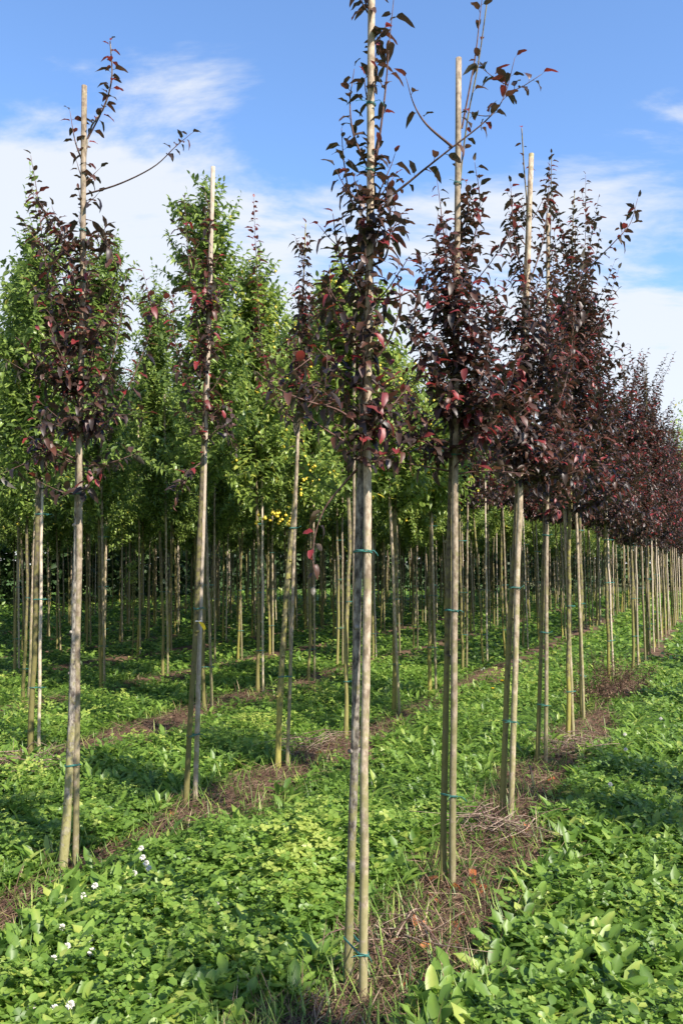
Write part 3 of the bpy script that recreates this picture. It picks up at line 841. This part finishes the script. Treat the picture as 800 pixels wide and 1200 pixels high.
for ri in range(3, 12):
    X = ROWS[ri]
    t = start_t(X, 1.2)
    if ri == 3: t = float(np.dot(on_ground(191, 795)[:2], RD)) + 1.1
    tmax = (42, 38, 36, 35, 34, 34, 34, 34, 34)[ri - 3]
    la = lab_rows[min(3, ri - 2)]
    while t < tmax:
        if R1.random() > .06:
            p = row_pt(X + R1.normal() * .05, t + R1.normal() * .12)
            plant(p[0], p[1], GREEN[R1.integers(0, 6)], la, GG, ('stake in the %s row of green trees' % ('fourth', 'fifth', 'sixth', 'seventh', 'eighth', 'ninth')[ri - 3]) if ri < 9 else None,
                  rg=R1, sc=R1.uniform(.8, 1.0), ties=ri < 5 and t < 16)
        t += .92 if ri < 7 else 1.25

# little sapling on its own cane
p = on_ground(155, 768)
root = empty('apple_sapling', (p[0], p[1], float(ground_z(p[0], p[1])))); tag(root, 'short sapling with one tuft of bright green leaves on a thin stem', 'tree')
rg = np.random.default_rng(5); a = Acc(); Q = smooth_path([[0, 0, -.05], [.01, 0, .6], [-.02, 0, 1.5]], 10)
tube(a, Q, np.linspace(.013, .004, 10), 7); ob('trunk', a.mesh('trunk', M['bark']), root)
a = Acc(); lv = []
for q in range(16):
    B_ = lateral(Q[rg.integers(6, 10)], rg.uniform(0, 6.28), rg.uniform(-.2, 1.0), rg.uniform(.12, .3), .4, rg, 5)
    tube(a, B_, np.linspace(.003, .001, 5), 4, tint=.3); lv.append(shoot_leaves(B_, rg, .03, .08, 0, tint=(.7, .95)))
stamp(a, LEAF_MID, *cat(lv), rg); f = ob('crown', a.mesh('crown', M['green']), root); f['kind'] = 'stuff'

# woodland that closes the view behind the nursery
rw = np.random.default_rng(9)
acc = Acc()
def wood_clumps(pts, h_lo, h_hi, rad, per, leaf):
    for (x, y) in pts:
        hh = rw.uniform(h_lo, h_hi)
        n = per
        u = rw.normal(size=(n, 3)); u /= np.linalg.norm(u, axis=1)[:, None]
        u *= rw.random((n, 1)) ** .4
        P = np.array([x, y, hh * .5]) + u * np.array([rad, rad, hh * .5])
        P += rw.normal(size=(n, 3)) * .25
        P[:, 2] = np.maximum(P[:, 2], .1)
        D = rw.normal(size=(n, 3)) + np.array([0, 0, -.3]); Nn = rw.normal(size=(n, 3)) + np.array([0, 0, 1.2])
        stamp(acc, LEAF_LO, P, frames(D, Nn), leaf * rw.uniform(.6, 1.3, n), rw.random(n), rw)
pts = []
for k in range(80):
    s = k / 79
    X = 23.6 + rw.normal() * .6; t = -2 + 48 * s
    pts.append(tuple(row_pt(X, t)))
for k in range(40):
    s = k / 39
    pts.append(tuple(row_pt(23.5 - 17 * s, 45 + rw.normal() * .8)))
for k in range(22):
    pts.append(tuple(row_pt(8 - 14 * k / 21, 62 + rw.normal() * .8)))
wood_clumps(pts, 3.5, 5.5, 1.5, 400, .34)
wo = ob('distant_woodland', acc.mesh('distant_woodland', M['far'])); tag(wo, 'dark green woodland mass closing the far side of the nursery', 'woodland', kind='stuff')
# single tall tree beyond the row end at right
for k, (px, Y, ht) in enumerate(((806, 66, 13.5), (838, 70, 15), (775, 74, 9.5))):
    x = (px - 400) / F * Y
    root = empty('poplar_tree', (x, Y, 0)); tag(root, ('green poplar tree standing beyond the far end of the purple row', 'taller poplar beyond the far end of the rows', 'low poplar tree behind the far end of the purple row')[k], 'tree', 'trees beyond the nursery')
    a = Acc(); tube(a, np.array([[0, 0, -.2], [.05, 0, ht * .4], [0, .05, ht * .95]]), [.25, .17, .03], 8); ob('trunk', a.mesh('trunk', M['bark']), root)
    a = Acc(); n = 5200
    u = rw.normal(size=(n, 3)); u /= np.linalg.norm(u, axis=1)[:, None]; u *= rw.random((n, 1)) ** .45
    lump = 1 + .25 * np.sin(u[:, 2] * 9 + k) * np.cos(np.arctan2(u[:, 1], u[:, 0]) * 3)
    P = np.array([0, 0, ht * .55]) + u * np.array([1.9, 1.9, ht * .46]) * lump[:, None]
    stamp(a, LEAF_LO, P, frames(rw.normal(size=(n, 3)), rw.normal(size=(n, 3)) + np.array([0, 0, 1])), rw.uniform(.16, .34, n), rw.uniform(.4, 1, n), rw)
    c = ob('crown', a.mesh('crown', M['green']), root); c['kind'] = 'stuff'

# ------------------------------------------------------------------ ground cover
rv = np.random.default_rng(21)
def field(n, rmax, rmin=2.4, p=1.0, half=.57):
    """points in a wedge before the camera, denser close by"""
    r = rmin * (rmax / rmin) ** (rv.random(n) ** p)
    a = rv.uniform(-half, half, n)
    return r * np.sin(a), r * np.cos(a), r
# clover: three round leaflets
def clover_template(w, e):
    V = []; Fq = []
    for k in range(3):
        a = k * 2.094 + e; ca, sa = math.cos(a), math.sin(a)
        b = len(V)
        for x, y, z in [(0, 0, 0), (-w, .26, .06), (-w * .8, .56, .04), (0, .60, -.05), (w * .8, .56, .04), (w, .26, .06)]:
            V.append((x * ca - y * sa, x * sa + y * ca, z))
        Fq += [(b, b + 3, b + 2, b + 1), (b, b + 5, b + 4, b + 3)]
    return np.array(V, float), [np.array(Fq)]
CLOVER = [clover_template(.27, 0), clover_template(.22, .3), clover_template(.32, .1)]
def clover_lo():
    V = [(0, 0, 0)]; Fq = []
    for k in range(3):
        a = k * 2.094; ca, sa = math.cos(a), math.sin(a); b = len(V)
        for x, y, z in [(-.27, .36, .06), (0, .62, -.03), (.27, .36, .06)]: V.append((x * ca - y * sa, x * sa + y * ca, z))
        Fq.append((0, b + 2, b + 1, b))
    return np.array(V, float), [np.array(Fq)]
CLOVER_LO = [clover_lo()]
ROUND = [leaf_template([0, .35, .78, 1.0], [0, .35, .32, 0], .25, .15)]
BROAD_LO = [leaf_template([0, .3, .7, 1.0], [0, .08, .145, 0], .5, c) for c in (.2, .5, .8)]
BROAD = [leaf_template([0, .12, .28, .42, .55, .70, .84, .95, 1.0], w, .6, c, 0, .035) for c, w in ((.2, [0, .035, .075, .06, .115, .10, .145, .09, 0]), (.5, [0, .04, .06, .10, .125, .15, .135, .08, 0]), (.8, [0, .03, .085, .065, .12, .095, .13, .085, 0]), (.35, [0, .05, .09, .12, .14, .15, .13, .075, 0]))]
BLADE = [leaf_template([0, .35, .7, 1.0], [0, .022, .018, 0], .2, c) for c in (.2, .55)]
def veg_height(x, y):
    se = strip_edge(x, y)
    return np.clip((se + .05) / .25, 0, 1) * (.015 + .15 * vnoise(x, y, 2.1, 8) ** 1.3 + .16 * vnoise(x, y, 6, 9) ** 1.6)
acc = Acc()
def broad_share(x, y):
    return np.clip((vnoise(x, y, 1.1, 12) - .42) * 4, 0, 1)
# 1 clover and small round weeds
x, y, r = field(86000, 13)
se = strip_edge(x, y)
keep = (rv.random(len(x)) < np.clip(se / .12 + .55, .05 + .55 * np.clip(vnoise(x, y, 2.3, 18) * 2 - .85, 0, 1), 1)) & (rv.random(len(x)) < 1 - .75 * broad_share(x, y))
x, y, r, se = x[keep], y[keep], r[keep], se[keep]
h = veg_height(x, y) * (1 - .75 * rv.random(len(x)) ** 1.6)
P = np.stack([x, y, ground_z(x, y) + .008 + h], 1)
n = len(x)
tilt = rv.normal(size=(n, 3)) * .5; tilt[:, 2] = 1
az = rv.uniform(0, 6.28, n); D = np.stack([np.cos(az), np.sin(az), rv.normal(size=n) * .2], 1)
S = rv.uniform(.016, .036, n) * (.8 + .95 * vnoise(x, y, 1.4, 31) ** 1.5) * (1 + np.clip((r - 5) / 9, 0, 1) * .7)
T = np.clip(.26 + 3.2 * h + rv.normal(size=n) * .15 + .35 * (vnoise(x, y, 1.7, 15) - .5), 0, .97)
Rf = frames(D, tilt); nr = r < 5.6
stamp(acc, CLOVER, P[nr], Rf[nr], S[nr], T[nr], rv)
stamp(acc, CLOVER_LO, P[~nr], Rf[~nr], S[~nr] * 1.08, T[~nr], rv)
# 2 small oval weeds
x, y, r = field(32000, 14)
se = strip_edge(x, y)
keep = rv.random(len(x)) < np.clip(se / .15 + .5, .10, 1)
x, y, r = x[keep], y[keep], r[keep]
n = len(x); h = veg_height(x, y) * rv.random(n)
az = rv.uniform(0, 6.28, n); D = np.stack([np.cos(az), np.sin(az), rv.uniform(-.2, .9, n)], 1)
Nn = np.stack([rv.normal(size=n) * .4, rv.normal(size=n) * .4, np.ones(n)], 1)
stamp(acc, ROUND, np.stack([x, y, ground_z(x, y) + .004 + h], 1), frames(D, Nn), rv.uniform(.02, .05, n), np.clip(.45 + rv.normal(size=n) * .2, 0, 1), rv)
# 3 broad strap leaves of dandelion and dock in clumps
x, y, r = field(11500, 14)
keep = (strip_edge(x, y) > .02) & (rv.random(len(x)) < .28 + .72 * broad_share(x, y))
x, y, r = x[keep], y[keep], r[keep]
k = 7; n = len(x) * k
xx = np.repeat(x, k); yy = np.repeat(y, k)
az = rv.uniform(0, 6.28, n); el = rv.uniform(.25, 1.35, n)
D = np.stack([np.cos(az) * np.cos(el), np.sin(az) * np.cos(el), np.sin(el)], 1)
Nn = np.stack([-np.cos(az) * .4, -np.sin(az) * .4, np.ones(n)], 1) + rv.normal(size=(n, 3)) * .25
S = rv.uniform(.06, .165, n)
Pb = np.stack([xx, yy, ground_z(xx, yy) + .01], 1); Rf = frames(D, Nn); Tb = np.clip(.58 + rv.normal(size=n) * .2, 0, .97); nr = np.repeat(r, k) < 4.2
stamp(acc, BROAD, Pb[nr], Rf[nr], S[nr], Tb[nr], rv)
stamp(acc, BROAD_LO, Pb[~nr], Rf[~nr], S[~nr], Tb[~nr], rv)
# 4 grass blades
x, y, r = field(30000, 12)
keep = rv.random(len(x)) < np.clip(.9 - 1.2 * np.abs(strip_edge(x, y) - .05), .12, 1)
x, y = x[keep], y[keep]; n = len(x)
az = rv.uniform(0, 6.28, n); el = rv.uniform(.6, 1.45, n)
D = np.stack([np.cos(az) * np.cos(el), np.sin(az) * np.cos(el), np.sin(el)], 1)
stamp(acc, BLADE, np.stack([x, y, ground_z(x, y)], 1), frames(D, np.stack([-np.cos(az), -np.sin(az), np.ones(n)], 1)), np.stack([rv.uniform(.10, .16, n), rv.uniform(.06, .17, n), rv.uniform(.06, .12, n)], 1), np.clip(.55 + rv.normal(size=n) * .25, 0, 1), rv)
# 5 farther off: coarser leaves
x, y, r = field(58000, 48, 11.5, .75)
se = strip_edge(x, y)
keep = rv.random(len(x)) < np.clip(se / .15 + .5, .03, 1)
x, y, r = x[keep], y[keep], r[keep]; n = len(x)
az = rv.uniform(0, 6.28, n); D = np.stack([np.cos(az), np.sin(az), rv.uniform(-.2, 1.1, n)], 1)
Nn = np.stack([rv.normal(size=n) * .4, rv.normal(size=n) * .4, np.ones(n)], 1)
stamp(acc, LEAF_LO, np.stack([x, y, ground_z(x, y) + .01 + (veg_height(x, y) * .9) * rv.random(n)], 1), frames(D, Nn), rv.uniform(.06, .11, n) * (1 + (r - 11) / 22), np.clip(.5 + rv.normal(size=n) * .22, 0, 1), rv)
gc = ob('ground_cover', acc.mesh('ground_cover', M['weed'])); tag(gc, 'green clover, chickweed and broad weeds covering the alleys between rows', 'weeds', kind='stuff')

# straw, dead stems and twigs on the bare strips
acc = Acc()
x, y, r = field(60000, 15)
keep = (strip_edge(x, y) < .06) & (rv.random(len(x)) < .95)
x, y, r = x[keep], y[keep], r[keep]; n = len(x)
Ls = rv.uniform(.03, .2, n); az = rv.normal(size=n) * 1.0 + 1.1; el = np.abs(rv.normal(size=n)) * .22
# sticks as thin three-sided prisms
D = np.stack([np.cos(az) * np.cos(el), np.sin(az) * np.cos(el), np.sin(el)], 1)
R = frames(D, np.tile([0, 0, 1.0], (n, 1)))
stv = np.array([(-.5, 0, 0), (.5, 0, 0), (0, 0, .9), (-.5, .5, .0), (.5, .5, .0), (0, .5, .9), (-.4, 1, -.5), (.4, 1, -.5), (0, 1, .2)], float)
stf = [np.array([(0, 3, 5, 2), (1, 2, 5, 4), (3, 6, 8, 5), (4, 5, 8, 7)])]
wd = rv.uniform(.0008, .0026, n)
stamp(acc, [(stv, stf)], np.stack([x, y, ground_z(x, y) + .003 + rv.random(n) * .025], 1), R, np.stack([wd, Ls, wd], 1), np.clip(rv.beta(1.1, 2.1, n), 0, 1), rv)
x, y, r = field(70000, 14)
keep = strip_edge(x, y) < .0
x, y = x[keep], y[keep]; n = len(x)
az = rv.uniform(0, 6.28, n)
stamp(acc, LEAF_MID, np.stack([x, y, ground_z(x, y) + .004 + rv.random(n) * .015], 1), frames(np.stack([np.cos(az), np.sin(az), rv.normal(size=n) * .3], 1), np.stack([rv.normal(size=n) * .5, rv.normal(size=n) * .5, np.ones(n)], 1)), rv.uniform(.008, .04, n), rv.beta(1.2, 2.0, n) * .75, rv)
x, y, r = field(14000, 12)
keep = (strip_edge(x, y) < .08) & (vnoise(x, y, 1.6, 22) > .35)
x, y = x[keep], y[keep]; n = len(x)
az = rv.uniform(0, 6.28, n); el = rv.uniform(.35, 1.45, n)
D = np.stack([np.cos(az) * np.cos(el), np.sin(az) * np.cos(el), np.sin(el)], 1)
stamp(acc, BLADE, np.stack([x, y, ground_z(x, y)], 1), frames(D, np.stack([-np.cos(az), -np.sin(az), np.ones(n)], 1)), np.stack([rv.uniform(.06, .12, n), rv.uniform(.06, .2, n), rv.uniform(.06, .14, n)], 1), np.clip(.55 + rv.normal(size=n) * .25, 0, 1), rv)
lt = ob('straw_litter', acc.mesh('straw_litter', M['litter'])); tag(lt, 'dry straw, dead stems and leaf litter along the bare strips under the rows', 'litter', kind='stuff')

# ------------------------------------------------------------------ countable small things
def g3(px, py, dz=0):
    b = on_ground(px, py); return np.array([b[0], b[1], float(ground_z(b[0], b[1])) + dz])
# broad-leaved weed plants in the foreground, leaf by leaf
BM = [[mesh_np('leaf', V, fl, M['weed'], tq + np.where(np.abs(V[:, 0]) < 1e-6, .12, -.05)) for (V, fl) in BROAD] for tq in (.4, .55, .72)]
spots = [(165, 1120), (205, 1085), (240, 1130), (120, 1155), (285, 1105), (60, 1170), (30, 1120), (330, 1065), (180, 1175), (250, 1175), (300, 1150),
         (545, 1195), (600, 1190), (650, 1185), (700, 1195), (750, 1180), (640, 1130), (700, 1130), (760, 1120), (610, 1080), (680, 1075), (740, 1060), (785, 1090),
         (660, 1010), (720, 1000), (775, 980), (345, 990), (300, 1005), (250, 1000), (390, 930), (470, 905), (430, 945), (560, 840), (600, 800), (780, 1150), (110, 1090), (20, 1010), (350, 1020)]
for k, (px, py) in enumerate(spots):
    p = g3(px, py)
    root = empty('dandelion_plant', tuple(p)); tag(root, 'broad-leaved dandelion plant among the clover', 'weed', 'dandelion plants among the clover')
    nl = int(rv.integers(7, 12)); a0 = rv.random() * 6
    for q in range(nl):
        o = bpy.data.objects.new('leaf', BM[rv.integers(0, 3)][rv.integers(0, 4)])
        a = a0 + q * 2.4; el = rv.uniform(.35, 1.3)
        D = np.array([[math.cos(a) * math.cos(el), math.sin(a) * math.cos(el), math.sin(el)]])
        R = frames(D, np.array([[-math.cos(a) * .4, -math.sin(a) * .4, 1.0]]) + rv.normal(size=(1, 3)) * .15)[0]
        s = rv.uniform(.10, .19)
        m = Matrix([[*R[0]], [*R[1]], [*R[2]]]).to_4x4() @ Matrix.Diagonal((s * 1.25, s, s, 1))
        m.translation = Vector((.006 * math.cos(a), .006 * math.sin(a), .01)); o.matrix_basis = m
        link(o, root)
# white clover flowers
a = Acc(); rg = np.random.default_rng(4)
n = 60; u = rg.normal(size=(n, 3)); u /= np.linalg.norm(u, axis=1)[:, None]
stamp(a, LEAF_LO, np.array([0, 0, 0]) + u * .002, frames(u + np.array([0, 0, .3]), rg.normal(size=(n, 3))), np.full(n, .0115), np.full(n, .5), rg)
head = a.mesh('flower_head', M['white'])
a = Acc(); tube(a, smooth_path([[0, 0, -.19], [.006, .004, -.08], [0, 0, -.002]], 5), .0013, 4); fstem = a.mesh('stem', M['stem'])
cl = [(165, 1003), (167, 1014), (171, 1021), (174, 1027), (157, 1033), (111, 1048), (97, 1060), (253, 1069), (72, 1098), (106, 1112), (107, 1127), (78, 1121), (62, 1136), (29, 1150), (37, 1193), (63, 1196), (82, 1191), (733, 884), (732, 866), (715, 926), (774, 847)]
for px, py in cl:
    p = at_depth(px, py, on_ground(px, py + 22)[1])
    root = empty('clover_flower', (p[0], p[1], p[2] + .035)); root.scale = (1.25,) * 3; tag(root, 'white clover flower head above the green weeds', 'flower', 'white clover flowers')
    ob('flower_head', head, root); ob('stem', fstem, root)
a = Acc(); n = 70; az = rg.uniform(0, 6.28, n)
stamp(a, LEAF_LO, np.zeros((n, 3)), frames(np.stack([np.cos(az), np.sin(az), rg.uniform(.1, 1.2, n)], 1), np.tile([0, 0, 1.0], (n, 1))), np.full(n, .021), np.full(n, .5), rg)
dh = a.mesh('flower_head', M['yellow'])
for px, py in ((588, 798), (577, 807)):
    p = at_depth(px, py, on_ground(px, py + 14)[1])
    root = empty('dandelion_flower', tuple(p)); tag(root, 'yellow dandelion flower between the trunks', 'flower', 'yellow dandelion flowers')
    ob('flower_head', dh, root); ob('stem', fstem, root)
# fallen leaves
FL = [mesh_np('fallen_leaf', V, fl, M['dead_leaf'], np.full(len(V), t)) for (V, fl), t in zip(LEAF_HI * 2, (.05, .3, .45, .6, .75, .9, .2, .5))]
fl_spots = [(500, 1060), (505, 1072), (512, 1070), (530, 1062), (556, 1057), (490, 1092), (520, 1098), (486, 1096), (470, 1118), (462, 1116), (478, 1112), (544, 1120), (517, 1132), (521, 1145), (549, 1158), (555, 1160), (463, 1165), (472, 1172), (588, 1052), (575, 1056),
            (615, 985), (622, 990), (600, 1000), (610, 978), (540, 1085), (560, 1100), (115, 965), (125, 972), (120, 980), (135, 975), (145, 985), (150, 968), (160, 965), (140, 995), (190, 960), (200, 965), (170, 985), (500, 880), (385, 900), (375, 905), (440, 870), (655, 930), (560, 1040), (495, 1110), (505, 1125), (535, 1150)]
for k, (px, py) in enumerate(fl_spots):
    p = g3(px + rv.normal() * 3, py + rv.normal() * 3, .028)
    o = ob('fallen_leaf', FL[k % 8]); a = rv.random() * 6.28
    R = frames(np.array([[math.cos(a), math.sin(a), rv.normal() * .3]]), np.array([[rv.normal() * .5, rv.normal() * .5 - .2, 1]]))[0]
    s = rv.uniform(.05, .085)
    m = Matrix([[*R[0]], [*R[1]], [*R[2]]]).to_4x4() @ Matrix.Scale(s, 4); m.translation = Vector(p); o.matrix_basis = m
    tag(o, 'curled orange-brown fallen leaf on the straw strip', 'leaf', 'fallen leaves on the strips')
# fallen apple
a = Acc(); n = 9; zz = np.linspace(-1, 1, n); r = .024
tube(a, np.stack([np.zeros(n), np.zeros(n), zz * r * .9], 1), np.maximum(np.sqrt(np.clip(1 - zz ** 2, 0, 1)) * r, .003), 10)
tube(a, np.array([[0, 0, r * .8], [.004, 0, r * 1.4]]), .0015, 4)
o = ob('fallen_apple', a.mesh('fallen_apple', M['apple']), None, tuple(g3(500, 1170, .03))); o.rotation_euler = (.7, .4, 0)
tag(o, 'small red apple lying in the straw by the foremost trunk', 'apple')
# prunings: brush piles of single twigs
def brush(center_px, n, rad, label, seed, ln=(.15, .55)):
    rg = np.random.default_rng(seed); c = g3(*center_px)
    root = empty('pruning_pile', tuple(c)); tag(root, label, 'twigs')
    for q in range(n):
        a = rg.uniform(0, 6.28); rr = rad * math.sqrt(rg.random()); L_ = rg.uniform(*ln)
        d = np.array([math.cos(a + rg.normal()), math.sin(a + rg.normal()), rg.uniform(-.05, .25)])
        off = np.array([math.cos(a) * rr, math.sin(a) * rr, 0]) - d * L_ * .5
        off[2] = .01 + rg.random() * .07
        Q = smooth_path([off, off + d * L_ * .5 + rg.normal(size=3) * .03, off + d * L_ + rg.normal(size=3) * .04 + np.array([0, 0, -.02])], 6)
        gz = ground_z(Q[:, 0] + c[0], Q[:, 1] + c[1]) - c[2]
        Q[:, 2] = np.maximum(Q[:, 2], gz + .006)
        ac = Acc(); tube(ac, Q, np.linspace(rg.uniform(.002, .005), .001, 6), 4)
        ob('twig', ac.mesh('twig', M['dry_twig' if rg.random() < .7 else 'twig']), root)
brush((578, 990), 70, .22, 'heap of thin dry prunings behind the second trunk', 1)
brush((668, 885), 60, .30, 'straw-coloured prunings heaped round the fifth trunk', 2)
brush((470, 1130), 34, .25, 'dry stems and twigs round the foremost trunk', 3, (.12, .35))
brush((360, 885), 50, .35, 'scattered prunings beside the lichened trunk', 4)
brush((30, 905), 60, .35, 'pale brown prunings under the twin-stemmed green tree', 6)
# the forked branch on the ground
c = g3(626, 935)
root = empty('fallen_branch', tuple(c)); tag(root, 'forked bare branch lying across the strip, one fork raised', 'branch')
def seg(name, pts, r0, r1, parent):
    Q = smooth_path([at_depth(px, py, c[1] + dy) - c for px, py, dy in pts], 9)
    gz = ground_z(Q[:, 0] + c[0], Q[:, 1] + c[1]) - c[2]
    Q[:, 2] = np.maximum(Q[:, 2], gz + .006)
    ac = Acc(); tube(ac, Q, np.linspace(r0, r1, 9), 6); return ob(name, ac.mesh(name, M['twig']), parent)
seg('main_stem', [(578, 962, -.05), (600, 950, -.05), (626, 930, 0)], .005, .008, root)
seg('fork', [(626, 930, 0), (624, 912, 0), (620, 897, .02)], .008, .007, root)
seg('fork', [(626, 930, 0), (645, 942, -.1), (672, 962, -.25)], .006, .002, root)
seg('fork', [(626, 930, 0), (616, 918, .05), (608, 908, .1)], .003, .0015, root)
seg('fork', [(626, 928, 0), (640, 925, .05), (652, 928, .05)], .003, .0012, root)
# clump of dry reddish weeds in the row gap
for k, (px, py, hh, rad) in enumerate(((705, 822, .55, .3), (728, 808, .4, .35), (690, 830, .35, .22))):
    rg = np.random.default_rng(60 + k); c = g3(px, py)
    root = empty('dry_weed_clump', tuple(c)); tag(root, ('tall clump of dry red-brown weeds in the gap of the row', 'low sprawl of dry brown weeds under the purple row', 'small tuft of dry weeds by the sixth trunk')[k], 'weed')
    ac = Acc(); lvs = []
    for q in range(60):
        a = rg.uniform(0, 6.28); rr = rad * math.sqrt(rg.random())
        Q = lateral(np.array([math.cos(a) * rr, math.sin(a) * rr, 0]), rg.uniform(0, 6.28), rg.uniform(.7, 1.5), hh * rg.uniform(.5, 1.1), -.2, rg, 6)
        tube(ac, Q, np.linspace(.002, .0008, 6), 3, tint=.3); lvs.append(shoot_leaves(Q, rg, .02, .03, .2, tint=(.1, .6)))
    stamp(ac, LEAF_MID, *cat(lvs), rg)
    f = ob('dry_stems', ac.mesh('dry_stems', M['litter']), root); f['kind'] = 'stuff'
